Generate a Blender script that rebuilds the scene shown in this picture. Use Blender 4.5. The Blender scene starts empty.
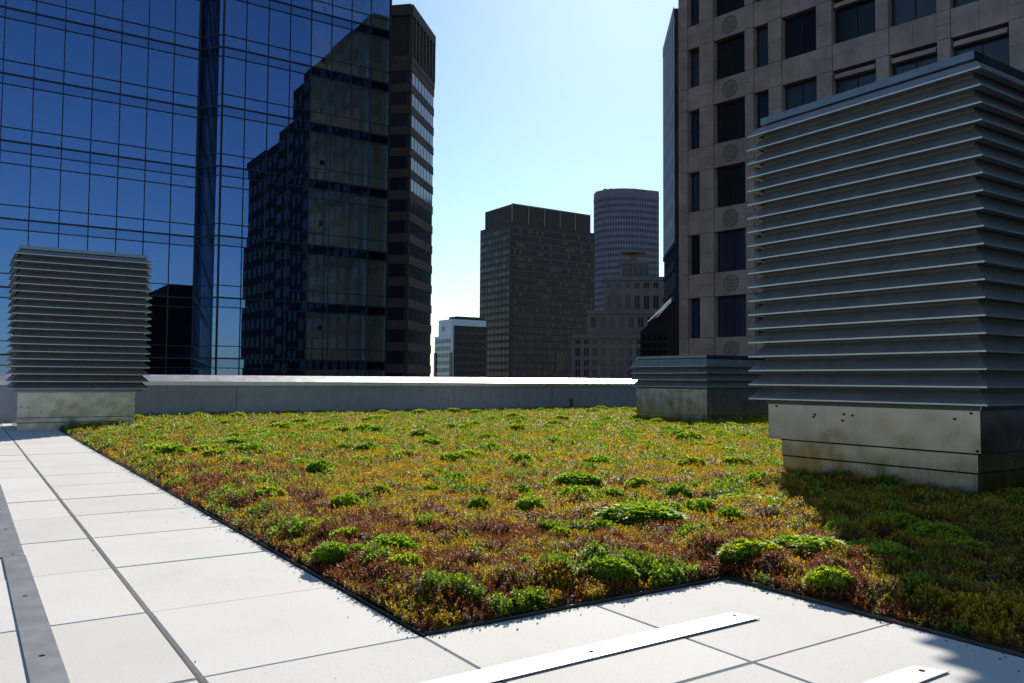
import bpy, math, random
import numpy as np
from mathutils import Vector, Matrix
random.seed(7); rng = np.random.default_rng(11)
R = math.radians
sc = bpy.context.scene
col = sc.collection

# ------------------------------------------------------------------ camera, sky, sun, exposure
EYE = 0.70
YAW, PITCH, ROLL, FPX = 0.590444, 0.0468198, 0.0072169, 818.125
cam = bpy.data.cameras.new('camera'); co = bpy.data.objects.new('camera', cam); col.objects.link(co)
fw = Vector((math.sin(YAW)*math.cos(PITCH), math.cos(YAW)*math.cos(PITCH), math.sin(PITCH)))
r0 = Vector((math.cos(YAW), -math.sin(YAW), 0)); u0 = r0.cross(fw)
rr = r0*math.cos(ROLL) + u0*math.sin(ROLL); uu = -r0*math.sin(ROLL) + u0*math.cos(ROLL)
M = Matrix((rr, uu, -fw)).transposed().to_4x4(); M.translation = (0, 0, EYE)
co.matrix_world = M
cam.sensor_width = 36; cam.lens = FPX/1024*36; cam.clip_start = 0.05; cam.clip_end = 6000
sc.camera = co

SUN_AZ, SUN_EL = R(42.8), R(32.7)          # azimuth from +Y towards +X
w = bpy.data.worlds.new('World'); sc.world = w; w.use_nodes = True
nt = w.node_tree; bg = nt.nodes['Background']
sky = nt.nodes.new('ShaderNodeTexSky'); sky.sky_type = 'NISHITA'; sky.sun_disc = False
sky.sun_elevation = SUN_EL; sky.sun_rotation = SUN_AZ
sky.air_density = 1.0; sky.dust_density = 0.25; sky.ozone_density = 1.2; sky.altitude = 40
wb = nt.nodes.new('ShaderNodeMixRGB'); wb.blend_type = 'MULTIPLY'; wb.inputs[0].default_value = 1; wb.inputs[2].default_value = (.87, 1.03, 1.10, 1)   # the camera's cool white balance
nt.links.new(sky.outputs[0], wb.inputs[1]); nt.links.new(wb.outputs[0], bg.inputs[0]); bg.inputs[1].default_value = 0.098
sd = Vector((math.sin(SUN_AZ)*math.cos(SUN_EL), math.cos(SUN_AZ)*math.cos(SUN_EL), math.sin(SUN_EL)))
sl = bpy.data.lights.new('sun', 'SUN'); so = bpy.data.objects.new('sun', sl); col.objects.link(so)
sl.energy = 5.0; sl.angle = R(0.53); sl.color = (1, 0.935, 0.83)
so.rotation_euler = sd.to_track_quat('Z', 'Y').to_euler(); so.location = sd*400
sc.view_settings.view_transform = 'Standard'; sc.view_settings.look = 'None'
sc.view_settings.exposure = 0.38; sc.view_settings.gamma = 1
sc.cycles.max_bounces = 8; sc.cycles.transparent_max_bounces = 12

# ------------------------------------------------------------------ materials
class NT:
    def __init__(s, name):
        s.m = bpy.data.materials.new(name); s.m.use_nodes = True; s.t = s.m.node_tree
        s.p = s.t.nodes['Principled BSDF']; s.out = s.t.nodes['Material Output']
    def n(s, typ, **kw):
        o = s.t.nodes.new('ShaderNode'+typ)
        for k, v in kw.items(): setattr(o, k, v)
        return o
    def l(s, a, b): s.t.links.new(a, b)
    def noise(s, scale, detail=4, rough=.55, vec=None, dist=0):
        o = s.n('TexNoise'); o.inputs['Scale'].default_value = scale; o.inputs['Detail'].default_value = detail
        o.inputs['Roughness'].default_value = rough; o.inputs['Distortion'].default_value = dist
        if vec is None:
            tc = s.n('TexCoord'); vec = tc.outputs['Object']
        s.l(vec, o.inputs['Vector']); return o.outputs['Fac']
    def ramp(s, fac, stops):
        o = s.n('ValToRGB'); e = o.color_ramp.elements
        while len(e) < len(stops): e.new(.5)
        for i, (p, c) in enumerate(stops):
            e[i].position = p; e[i].color = (*c, 1) if len(c) == 3 else c
        s.l(fac, o.inputs[0]); return o.outputs[0]
    def bump(s, h, strength, dist):
        o = s.n('Bump'); o.inputs['Strength'].default_value = strength; o.inputs['Distance'].default_value = dist
        s.l(h, o.inputs['Height']); s.l(o.outputs[0], s.p.inputs['Normal']); return o
    def rampf(s, fac, a, b, lo=.3, hi=.7):
        o = s.n('MapRange'); o.inputs[1].default_value = lo; o.inputs[2].default_value = hi
        o.inputs[3].default_value = a; o.inputs[4].default_value = b; s.l(fac, o.inputs[0]); return o.outputs[0]
    def set(s, c=None, rough=None, metal=None, spec=None):
        if c: s.p.inputs['Base Color'].default_value = (*c, 1)
        if rough is not None: s.p.inputs['Roughness'].default_value = rough
        if metal is not None: s.p.inputs['Metallic'].default_value = metal
        if spec is not None: s.p.inputs['Specular IOR Level'].default_value = spec
        return s

def surf(name, c1, c2, scale=3, rough=.7, metal=0, bump=0, bscale=60, bdist=.005, spec=None):
    t = NT(name).set(c1, rough, metal, spec)
    f = t.noise(scale, 6, .6)
    t.l(t.ramp(f, [(.3, c1), (.7, c2)]), t.p.inputs['Base Color'])
    if bump: t.bump(t.noise(bscale, 5), bump, bdist)
    return t.m

def metal_sheet(name, c1, c2, rough=(.25, .45), wav=.35, streak=True, metal=1.0, wscale=2.2, wdist=.03):
    t = NT(name).set(c1, .35, metal)
    tc = t.n('TexCoord'); mp = t.n('Mapping'); mp.inputs['Scale'].default_value = (1, 1, .25) if streak else (1, 1, 1)
    t.l(tc.outputs['Object'], mp.inputs[0])
    f = t.noise(9, 6, .65, mp.outputs[0]); g = t.noise(1.7, 3, .5, tc.outputs['Object'])
    t.l(t.ramp(f, [(.3, c1), (.72, c2)]), t.p.inputs['Base Color'])
    t.l(t.rampf(f, rough[0], rough[1]), t.p.inputs['Roughness'])
    if wav:
        t.bump(t.noise(wscale, 2, .5, tc.outputs['Object']), wav, wdist)
    return t.m

def paver_mat():
    t = NT('concrete_paver').set((.62, .61, .58), .85)
    tc = t.n('TexCoord'); v = tc.outputs['Object']
    f = t.noise(190, 4, .75, v); g = t.noise(2.1, 5, .6, v)
    oi = t.n('Attribute', attribute_name='tone')
    m1 = t.ramp(f, [(.25, (.52, .505, .48)), (.5, (.65, .635, .605)), (.8, (.73, .715, .685))])
    mx = t.n('MixRGB', blend_type='MULTIPLY'); mx.inputs[0].default_value = 1
    t.l(m1, mx.inputs[1]); t.l(t.ramp(g, [(.2, (.86, .88, .86)), (.5, (.97, .968, .96)), (.7, (1, 1, 1))]), mx.inputs[2])
    mx2 = t.n('MixRGB', blend_type='MULTIPLY'); mx2.inputs[0].default_value = 1
    t.l(mx.outputs[0], mx2.inputs[1]); t.l(oi.outputs['Color'], mx2.inputs[2])
    t.l(mx2.outputs[0], t.p.inputs['Base Color'])
    t.bump(f, .25, .002); return t.m

def leaf_mat(name):
    t = NT(name); at = t.n('Attribute', attribute_name='tint')
    t.l(at.outputs['Color'], t.p.inputs['Base Color']); t.p.inputs['Roughness'].default_value = .5
    t.p.inputs['Specular IOR Level'].default_value = .2
    tr = t.n('BsdfTranslucent'); hs = t.n('HueSaturation'); hs.inputs['Value'].default_value = 1.85; hs.inputs['Saturation'].default_value = 1.12
    t.l(at.outputs['Color'], hs.inputs['Color']); t.l(hs.outputs[0], tr.inputs[0])
    mx = t.n('MixShader'); mx.inputs[0].default_value = .42
    t.l(t.p.outputs[0], mx.inputs[1]); t.l(tr.outputs[0], mx.inputs[2]); t.l(mx.outputs[0], t.out.inputs[0])
    return t.m

def tint_glass(name, through, refl, ior, wob=.02, rough=0.0):
    t = NT(name); t.t.nodes.remove(t.p)
    tr = t.n('BsdfTransparent'); tr.inputs[0].default_value = (*through, 1)
    gl = t.n('BsdfGlossy'); gl.inputs[0].default_value = (*refl, 1); gl.inputs['Roughness'].default_value = rough
    fr = t.n('Fresnel'); fr.inputs[0].default_value = ior
    if wob:
        b = t.n('Bump'); b.inputs['Strength'].default_value = wob; b.inputs['Distance'].default_value = .3
        t.l(t.noise(.35, 2), b.inputs['Height']); t.l(b.outputs[0], gl.inputs['Normal'])
    mx = t.n('MixShader'); t.l(fr.outputs[0], mx.inputs[0]); t.l(tr.outputs[0], mx.inputs[1]); t.l(gl.outputs[0], mx.inputs[2])
    t.l(mx.outputs[0], t.out.inputs[0]); return t.m

def dark_glass(name, c, rough=.12, spec=.3):
    t = NT(name).set(c, rough, 0, spec); t.p.inputs['IOR'].default_value = 1.5
    return t.m

MT = dict(
    paver=paver_mat(),
    deck=surf('roof_membrane', (.05, .05, .052), (.09, .088, .085), 4, .9),
    soil=surf('growing_medium', (.035, .022, .014), (.07, .045, .028), 30, .95, 0, .6, 120, .01),
    leaf=leaf_mat('sedum_leaf'),
    edging=surf('edging_metal', (.05, .05, .05), (.11, .105, .1), 8, .5, .6),
    galv=metal_sheet('galvanised_panel', (.26, .252, .245), (.375, .367, .358), (.17, .34), .5),
    blade=metal_sheet('painted_louvre_metal', (.195, .193, .197), (.25, .248, .252), (.42, .54), .0, True, .6),
    blade_in=surf('louvre_back', (.10, .10, .108), (.13, .13, .14), 5, .6, .3),
    cap=metal_sheet('cap_flashing', (.14, .155, .185), (.19, .205, .235), (.28, .40), .15),
    wallp=metal_sheet('parapet_panel', (.27, .285, .345), (.35, .365, .43), (.24, .38), .4, True, .4, 1.3, .05),
    coping=metal_sheet('parapet_coping', (.72, .72, .71), (.80, .80, .79), (.34, .42), .0),
    strip=metal_sheet('aluminium_strip', (.31, .31, .31), (.36, .36, .36), (.42, .52), .0, False),
    strip_grey_sheen=metal_sheet('grey_sheen_aluminium_strip', (.36, .37, .385), (.42, .43, .445), (.36, .46), .0, False, .55),  # same aluminium as strip; its greyer reflection is put into the colour
    lip=metal_sheet('blade_lip_highlight', (.46, .46, .46), (.56, .56, .55), (.34, .44), .0, False, .8),  # lighter than the blades: the lip highlight is put into the colour
    screw=surf('dark_hole', (.02, .018, .016), (.04, .035, .03), 50, 1, spec=0),
    black=surf('black_pipe', (.012, .012, .012), (.03, .03, .03), 20, .5),
    mull=surf('mullion_metal', (.012, .014, .02), (.022, .025, .032), 2, .45, .4),
    facade=tint_glass('blue_mirror_glass', (.95, .99, .92), (.26, .46, .92), 4.3, .0012),
    spandrel=tint_glass('blue_spandrel_glass', (.06, .07, .09), (.25, .44, .90), 3.9, .0012),
    clear=tint_glass('side_glass', (.85, .88, .86), (.9, .95, 1), 1.5, 0),
    inner=surf('interior_wall', (.80, .81, .72), (.86, .86, .78), 1.5, .8),
    innerd=surf('dark_interior', (.012, .013, .016), (.022, .022, .025), 1, .9),
    floor_in=surf('interior_floor', (.62, .61, .56), (.70, .69, .64), 2, .7),
    curtain=surf('pale_curtain', (.72, .78, .76), (.82, .86, .84), 5, .8),
    facet_sheen=surf('painted_facet_sheen', (.09, .13, .27), (.13, .17, .33), .8, .8),  # blue-grey that stands in for the facet's reflected brightness
    bronze=surf('brown_precast', (.085, .068, .062), (.115, .093, .085), .5, .85, spec=.2),
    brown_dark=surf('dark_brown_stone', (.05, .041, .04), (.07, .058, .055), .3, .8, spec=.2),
    brown_line=surf('brown_mullion', (.15, .125, .115), (.20, .17, .155), .5, .5),
    purple=surf('hazed_mauve_concrete', (.14, .128, .16), (.18, .165, .20), .12, .85, spec=.2),  # mauve lightened: distance haze is mixed into the base colour
    deco=surf('hazed_grey_limestone', (.135, .107, .104), (.185, .148, .14), .25, .85, spec=.2),  # stone grey with the haze of distance lightened into it
    lowwhite=surf('pale_cladding', (.55, .58, .64), (.66, .68, .72), .2, .5),
    lattice=surf('white_grid_frame', (.27, .285, .36), (.34, .355, .43), .3, .9, .0, spec=.05),
    navy=surf('dark_navy_cladding', (.02, .021, .032), (.035, .035, .05), .3, .9, spec=.03),
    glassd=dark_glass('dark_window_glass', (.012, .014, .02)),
    glassb=dark_glass('bluish_window_glass', (.02, .026, .045), .1, .5),
    slotlight=surf('small_tower_window', (.045, .042, .075), (.06, .057, .095), .3, .8, spec=.1),
    slot=surf('dark_window_slot', (.008, .009, .02), (.012, .013, .026), .3, 1, spec=0),
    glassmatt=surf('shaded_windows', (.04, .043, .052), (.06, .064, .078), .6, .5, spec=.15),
    glassc=dark_glass('window_glass_with_blind', (.035, .04, .058), .2, .5),
    glassbright=dark_glass('sky_window_glass', (.085, .075, .072), .35, .3),
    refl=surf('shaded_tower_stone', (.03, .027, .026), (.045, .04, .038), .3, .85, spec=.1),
    asphalt=surf('street_asphalt', (.045, .045, .047), (.07, .07, .07), .05, .9),
)
def granite():
    t = NT('pink_granite').set((.4, .32, .3), .38, 0, .5)
    tc = t.n('TexCoord'); v = tc.outputs['Object']
    a = t.noise(55, 3, .7, v); b = t.noise(.5, 5, .6, v)
    mx = t.n('MixRGB', blend_type='MULTIPLY'); mx.inputs[0].default_value = 1
    t.l(t.ramp(a, [(.3, (.28, .185, .165)), (.7, (.46, .315, .285))]), mx.inputs[1])
    t.l(t.ramp(b, [(.3, (.62, .60, .60)), (.5, (.85, .84, .84)), (.68, (1.1, 1.07, 1.05))]), mx.inputs[2])
    t.l(mx.outputs[0], t.p.inputs['Base Color']); return t.m
MT['granite'] = granite()
MT['medal'] = surf('carved_granite', (.13, .11, .11), (.17, .145, .14), 9, .6)

# ------------------------------------------------------------------ mesh helpers
class MB:
    def __init__(s): s.v = []; s.f = []
    def add(s, vs, fs):
        o = len(s.v); s.v += [tuple(p) for p in vs]; s.f += [tuple(i+o for i in f) for f in fs]; return s
    def box(s, x0, x1, y0, y1, z0, z1):
        return s.add([(x0,y0,z0),(x1,y0,z0),(x1,y1,z0),(x0,y1,z0),(x0,y0,z1),(x1,y0,z1),(x1,y1,z1),(x0,y1,z1)],
                     [(0,3,2,1),(4,5,6,7),(0,1,5,4),(1,2,6,5),(2,3,7,6),(3,0,4,7)])
    def obox(s, o, u, n, a0, a1, b0, b1, z0, z1):
        """box in a plan frame: o origin, u along, n outward"""
        P = lambda a, b, z: (o[0]+u[0]*a+n[0]*b, o[1]+u[1]*a+n[1]*b, z)
        vs = [P(a0,b0,z0),P(a1,b0,z0),P(a1,b1,z0),P(a0,b1,z0),P(a0,b0,z1),P(a1,b0,z1),P(a1,b1,z1),P(a0,b1,z1)]
        fs = [(0,3,2,1),(4,5,6,7),(0,1,5,4),(1,2,6,5),(2,3,7,6),(3,0,4,7)]
        if u[0]*n[1]-u[1]*n[0] < 0: fs = [f[::-1] for f in fs]
        return s.add(vs, fs)
    def prism(s, pts, z0, z1):
        n = len(pts); a = sum(pts[i][0]*pts[(i+1)%n][1]-pts[(i+1)%n][0]*pts[i][1] for i in range(n))
        if a < 0: pts = pts[::-1]
        return s.add([(x,y,z0) for x,y in pts]+[(x,y,z1) for x,y in pts],
                     [tuple(range(n))[::-1], tuple(range(n,2*n))]+[(i,(i+1)%n,n+(i+1)%n,n+i) for i in range(n)])
    def cyl(s, x, y, z0, z1, r, n=16, r1=None):
        r1 = r if r1 is None else r1
        vs = [(x+r*math.cos(2*math.pi*i/n), y+r*math.sin(2*math.pi*i/n), z0) for i in range(n)]
        vs += [(x+r1*math.cos(2*math.pi*i/n), y+r1*math.sin(2*math.pi*i/n), z1) for i in range(n)]
        return s.add(vs, [tuple(range(n))[::-1], tuple(range(n,2*n))]+[(i,(i+1)%n,n+(i+1)%n,n+i) for i in range(n)])
    def build(s, name, mat, parent=None, bevel=0):
        me = bpy.data.meshes.new(name); me.from_pydata(s.v, [], s.f); me.update()
        me.materials.append(mat if not isinstance(mat, str) else MT[mat])
        o = bpy.data.objects.new(name, me); col.objects.link(o)
        if parent is not None:
            o.parent = parent; o.matrix_parent_inverse = Matrix.Translation(-Vector(parent.location))
        if bevel:
            b = o.modifiers.new('bevel', 'BEVEL'); b.width = bevel; b.segments = 2; b.limit_method = 'ANGLE'
        return o
def tag(o, label, cat, group=None, kind=None):
    if label: o['label'] = label
    if cat: o['category'] = cat
    if group: o['group'] = group
    if kind: o['kind'] = kind
    return o
def thing(name, label, cat, loc=(0,0,0), group=None):
    o = bpy.data.objects.new(name, None); o.location = loc; o.empty_display_size = .3; col.objects.link(o)
    return tag(o, label, cat, group)
def struct(o): o['kind'] = 'structure'; return o
def windows(parent, mbs, mat, name='window', limit=100, mats=None):
    """each opening a part of its own; past the limit the rest are one mesh"""
    for m in mbs[:limit]: m.build(name, random.choice(mats) if mats else mat, parent)
    if len(mbs) > limit:
        r = MB()
        for m in mbs[limit:]: r.add(m.v, m.f)
        o = r.build(name, mat, parent); o['kind'] = 'stuff'

# ------------------------------------------------------------------ ground and our own roof
STREET = -42
g = MB(); g.add([(-2500,-2500,STREET),(2500,-2500,STREET),(2500,2500,STREET),(-2500,2500,STREET)], [(0,1,2,3)])
struct(g.build('ground', 'asphalt'))
struct(MB().box(-14, 24, -9, 15.6, STREET, -.055).build('roof', 'deck'))

# pavers: one sheet of separate slabs on the roof
COLS = [-6.0,-5.4,-4.8,-4.2,-3.6,-3.0,-2.4,-1.8,-1.2,-.66,-.11,.482,1.062,1.66,2.272,2.88,3.49,4.1,4.7,5.3,5.9,6.5]
ROWS = [-5.9,-5.3,-4.7,-4.1,-3.5,-2.9,-2.3,-1.7,-1.1,-.45,.16,.775,1.387,2.015,2.655,3.338,4.0,4.675,5.33,5.985,6.655,7.3,7.955,8.52,9.2,9.86,10.52,11.2,11.85,12.5,13.15,13.8,14.45]
pv = MB(); tones = []
rj = random.Random(3)
for i in range(len(COLS)-1):
    for j in range(len(ROWS)-1):
        x0, x1, y0, y1 = COLS[i], COLS[i+1], ROWS[j], ROWS[j+1]
        if x1 > 1.07 and y0 >= 2.0: continue
        if x0 >= 2.27 and y0 >= -2.0: continue
        gx0 = .007 if abs(x0-.482) < .01 else .004
        gx1 = .007 if abs(x1-.482) < .01 else .004
        ga, gb = rj.choice([.0022, .0035, .005]), rj.choice([.0018, .003, .005])
        if j in (12, 13): ga = .005
        dz = rj.uniform(-.0015, .0015); c = .0025
        a0, a1, b0, b1 = x0+gx0, x1-gx1, y0+ga, y1-gb
        zt = dz
        vs = [(a0,b0,-.05),(a1,b0,-.05),(a1,b1,-.05),(a0,b1,-.05),(a0,b0,zt-c),(a1,b0,zt-c),(a1,b1,zt-c),(a0,b1,zt-c),
              (a0+c,b0+c,zt),(a1-c,b0+c,zt),(a1-c,b1-c,zt),(a0+c,b1-c,zt)]
        fs = [(0,1,5,4),(1,2,6,5),(2,3,7,6),(3,0,4,7),(4,5,9,8),(5,6,10,9),(6,7,11,10),(7,4,8,11),(8,9,10,11)]
        pv.add(vs, fs); tones += [rj.uniform(.90, 1.0)]*12
pav = struct(pv.build('paving', 'paver'))
at = pav.data.color_attributes.new('tone', 'FLOAT_COLOR', 'POINT')
at.data.foreach_set('color', np.array([[t, t, t, 1] for t in tones], dtype=np.float32).ravel())

# ------------------------------------------------------------------ parapet
par = thing('parapet_wall', 'long low grey metal-clad parapet wall with a bright sloping coping at the back of the planted roof', 'wall', (5, 15.0, 0))
PX0, PX1 = -13.9, 23.8
MB().box(PX0, PX1, 15.02, 15.42, -.05, .57).build('wall_core', 'deck', par)
pan = MB()
seams = [PX0, -9.4, -4.9, -.4, 4.1, 8.6, 11.16, 15.6, 20.1, PX1]
for a, b in zip(seams[:-1], seams[1:]): pan.box(a+.004, b-.004, 15.0, 15.018, -.05, .556)
pan.build('cladding', 'wallp', par)
for a, b in zip([PX0, -8.2, -3.1, 3.3, 8.9, 14.0, 19.2], [-8.2, -3.1, 3.3, 8.9, 14.0, 19.2, PX1]):
    cp = MB(); a += .004; b -= .004
    pr = [(14.955,.562),(14.955,.632),(15.50,.746),(15.50,.670),(15.48,.670),(15.48,.735),(14.97,.622),(14.97,.562)]
    n = len(pr)
    cp.add([(a,y,z) for y,z in pr]+[(b,y,z) for y,z in pr], [(i,n+i,n+(i+1)%n,(i+1)%n) for i in range(n)]+[tuple(range(n)), tuple(range(n,2*n))[::-1]])
    cp.build('coping', 'coping', par)
ps = thing('parapet_wall', 'low grey parapet along the far side of the roof, past the large louvred vent', 'wall', (23.9, 3, 0))
MB().box(23.55, 23.95, -8.9, 14.95, -.05, .62).build('cladding', 'wallp', ps)
MB().box(23.5, 24.0, -8.95, 14.95, .623, .68).build('coping', 'coping', ps)

# ------------------------------------------------------------------ louvred vents
def ring(m, x0, x1, y0, y1, prof):
    """sweep a closed profile (inset, z) round a rectangle with mitred corners"""
    n = len(prof); vs = []
    for (cx, cy, sx, sy) in ((x0,y0,1,1),(x1,y0,-1,1),(x1,y1,-1,-1),(x0,y1,1,-1)):
        vs += [(cx+sx*d, cy+sy*d, z) for d, z in prof]
    fs = []
    for k in range(4):
        a, b = k*n, ((k+1)%4)*n
        for i in range(n):
            j = (i+1) % n; fs.append((a+i, b+i, b+j, a+j))
    m.add(vs, fs)
def vent(label, rect, zs, pitch, ztop, skirt, curb, screws, group='louvred roof vents'):
    x0, x1, y0, y1 = rect
    t = thing('louvre_vent', label, 'vent', ((x0+x1)/2, (y0+y1)/2, 0), group)
    ov = .075
    b = MB()
    for k, z in enumerate(zs):
        top = k == len(zs)-1
        h = pitch*.82 if not top else ztop-.075-z
        d = .072 if not top else .078
        ring(b, x0, x1, y0, y1, [(.05, z), (0, z), (0, z+.008), (d if not top else .042, z+h), (d+.003, z+h), (d+.004, z+h-.005), (.006, z+.003), (.05, z+.003)])
    b.build('louvre_blades', 'blade', t)
    lp = MB()
    for z in zs: ring(lp, x0-.0012, x1+.0012, y0-.0012, y1+.0012, [(0, z-.001), (0, z+.0075), (.001, z+.0075), (.001, z-.001)])
    lp.build('lip_highlights', 'lip', t)  # thin pale rings that carry the painted highlight along each lip
    i = MB(); i.box(x0+ov+.002, x1-ov-.002, y0+ov+.002, y1-ov-.002, zs[0]-.03, ztop-.05); i.build('inner_screen', 'blade_in', t)
    c = MB(); e = .07
    ring(c, x0, x1, y0, y1, [(e+.03, ztop-.076), (e, ztop-.076), (e, ztop-.066), (e+.008, ztop-.064), (e-.006, ztop-.05), (e-.006, ztop-.004), (e+.2, ztop), (e+.2, ztop-.01)])
    c.box(x0+e+.2, x1-e-.2, y0+e+.2, y1-e-.2, ztop-.01, ztop+.001)
    c.build('top_cap', 'cap', t)
    s0, s1, s2, s3, za, zb = skirt
    f = MB(); f.box(s0-.012, s1+.012, s2-.012, s3+.012, zb, zb+.022); f.build('flange', 'cap', t)
    s = MB(); s.box(s0, s1, s2, s3, za, zb-.002)
    sk = s.build('skirt_panel', 'galv', t, .003)
    c0, c1, c2, c3, zm = curb
    q = MB(); q.box(c0, c1, c2, c3, -.05, zm-.004); q.box(c0-.006, c1+.006, c2-.006, c3+.006, zm, za-.003)
    q.build('curb', 'galv', t, .003)
    for (px, py, pz, ax) in screws:
        r = MB()
        if ax == 'x': r.box(px-.006, px, py-.006, py+.006, pz-.006, pz+.006)
        else: r.box(px-.006, px+.006, py-.006, py, pz-.006, pz+.006)
        r.build('screw_head', 'screw', sk)
    return t
zs = [.580+.0958*i for i in range(20)]
scr = [(4.59, y, .535, 'x') for y in (2.33, 3.62)] + [(4.59, 2.28+.02, .33, 'x')]
scr += [(4.59, y, z, 'x') for y, z in [(2.42,.50),(3.05,.495),(3.11,.50),(3.12,.46),(3.33,.475),(3.32,.49)]]
big = vent('large tall louvred metal vent in the right foreground, casting the deep shadow over the planting', (4.5, 6.6, 2.20, 3.78), zs, .0958, 2.535,
     (4.59, 6.51, 2.28, 3.69, .315, .553), (4.635, 6.46, 2.325, 3.605, .205), scr)
sm = MB(); sm.box(4.584, 4.5885, 2.276, 2.2795, .317, .55); sm.build('corner_seam', 'screw', big)
# black sealant lines at the panel laps
sm = MB(); sm.box(4.622, 4.6275, 2.32, 3.61, .306, .3115); sm.box(4.622, 6.4, 2.313, 2.318, .306, .3115); sm.box(4.628, 4.634, 2.32, 3.608, .2015, .2045); sm.build('sealant', 'screw', big)
zl = [.535+.0968*i for i in range(19)]
scr = [(x, 12.285, z, 'y') for x, z in [(.64,.30),(.72,.30),(.85,.29),(.86,.235),(.73,.23),(1.02,.31),(1.22,.31),(1.45,.31),(1.63,.30),(1.75,.30),(1.9,.30),(1.72,.27),(1.9,.24)]]
lv = vent('tall louvred metal vent on the left at the far end of the paved path', (.50, 2.15, 12.20, 13.75), zl, .0968, 2.40,
     (.592, 1.985, 12.285, 13.66, .165, .497), (.598, 1.975, 12.295, 13.65, .10), scr)
zm = [.600+.115*i for i in range(4)]
scr = [(10.1, y, z, 'x') for y, z in [(10.9,.25),(10.6,.22),(10.4,.235),(10.1,.22),(9.75,.23),(9.6,.28),(9.5,.2)]]
mv = vent('short wide louvred vent with a low cap standing between the parapet and the large vent', (9.99, 12.2, 9.24, 11.05), zm, .115, 1.135,
     (10.10, 12.1, 9.35, 11.03, .135, .572), (10.115, 12.09, 9.36, 11.02, .02), scr)

pp = thing('vent_pipe', 'thin black pipe stub rising from the planting in front of the parapet', 'pipe', (11.42, 14.62, 0))
MB().cyl(11.42, 14.62, -.04, .25, .042, 14).build('pipe', 'black', pp)
MB().cyl(11.42, 14.62, .25, .285, .05, 14).build('cap', 'black', pp)

# ------------------------------------------------------------------ flat metal strips on the pavers
def strip(label, pts, holes, z0=.003, th=.003, lift=None, group='metal strips on the paving', mat='strip'):
    cx = sum(p[0] for p in pts)/len(pts); cy = sum(p[1] for p in pts)/len(pts)
    t = thing('metal_strip', label, 'metal strip', (cx, cy, 0), group)
    m = MB(); m.prism(pts, z0, z0+th); m.build('plate', mat, t)
    for hx, hy in holes: MB().cyl(hx, hy, z0+th, z0+th+.0006, .0075, 14).build('screw_hole', 'screw', t)
    return t
strip('grey metal strip down the left path, nearest piece', [(.148, -.9), (.225, -.9), (.225, 3.72), (.150, 3.72)], [(.186, y) for y in (.4, 1.05, 1.7, 2.368, 3.033)], mat='strip_grey_sheen')
strip('grey metal strip down the left path, farther piece beyond the butt joint', [(.138, 3.726), (.222, 3.726), (.226, 10.2), (.142, 10.2)], [(.184, y) for y in (3.76, 4.39, 5.05, 5.7, 6.4, 7.1, 7.9)], .0034, mat='strip_grey_sheen')
strip('bright white metal strip lying across the front pavers below the planting corner', [(-.1, 1.605), (1.972, 1.622), (1.945, 1.705), (-.1, 1.69)], [(1.925, 1.676), (1.36, 1.655), (.75, 1.65), (.2, 1.65)], .003, .003)
strip('short end of a white metal strip at the bottom right edge of the picture', [(.6, 1.06), (2.0, 1.078), (1.962, 1.148), (.6, 1.135)], [(1.945, 1.115), (1.4, 1.1)], .003, .003)

# ------------------------------------------------------------------ planting edging
ed = thing('bed_edging', 'thin dark metal edging around the planted bed beside the pavers', 'edging', (1.06, 2.0, 0))
def edge_run(x0, x1, y0, y1, along_y, zt):
    n = max(1, round(((y1-y0) if along_y else (x1-x0))/1.22)); 
    for i in range(n):
        j = random.uniform(-.0018, .0018); k = zt+random.uniform(-.002, .001)
        m = MB()
        if along_y: m.box(x0+j, x1+j, y0+(y1-y0)*i/n+.001, y0+(y1-y0)*(i+1)/n-.001, -.05, k)
        else: m.box(x0+(x1-x0)*i/n+.001, x0+(x1-x0)*(i+1)/n-.001, y0+j, y1+j, -.05, k)
        m.build('edge_angle', 'edging', ed)
edge_run(1.070, 1.076, 2.02, 12.2, True, .006)
edge_run(1.0785, 2.276, 2.022, 2.029, False, .006)
edge_run(2.2785, 2.2865, -1.9, 2.03, True, .010)

# grit and soil crumbs spilled on the pavers
cr = MB()
for _ in range(420):
    q = random.random()
    if q < .45: x = 1.066-abs(random.gauss(0, .05)); y = random.uniform(1.95, 10)
    elif q < .65: x = random.uniform(1.06, 2.27); y = 2.012-abs(random.gauss(0, .035))
    elif q < .8: x = 2.272-abs(random.gauss(0, .04)); y = random.uniform(.2, 2.0)
    else: x = random.choice([.482, -.11, 1.062, random.uniform(-.4, 1.0)])+random.gauss(0, .012); y = random.uniform(.8, 9)
    if x > 1.067 and y > 2.016: continue
    r_ = random.uniform(.0012, .0035); a = random.uniform(0, 6.28)
    cr.add([(x+r_*math.cos(a+k*1.57)*random.uniform(.7, 1.4), y+r_*math.sin(a+k*1.57)*random.uniform(.7, 1.4), .0017) for k in range(4)]+[(x, y, .0017+r_*1.1)], [(0,1,4),(1,2,4),(2,3,4),(3,0,4),(3,2,1,0)])
o = cr.build('soil_crumbs', 'soil'); tag(o, 'dark crumbs of soil and grit spilled on the pale pavers', 'grit', None, 'stuff')

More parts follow.
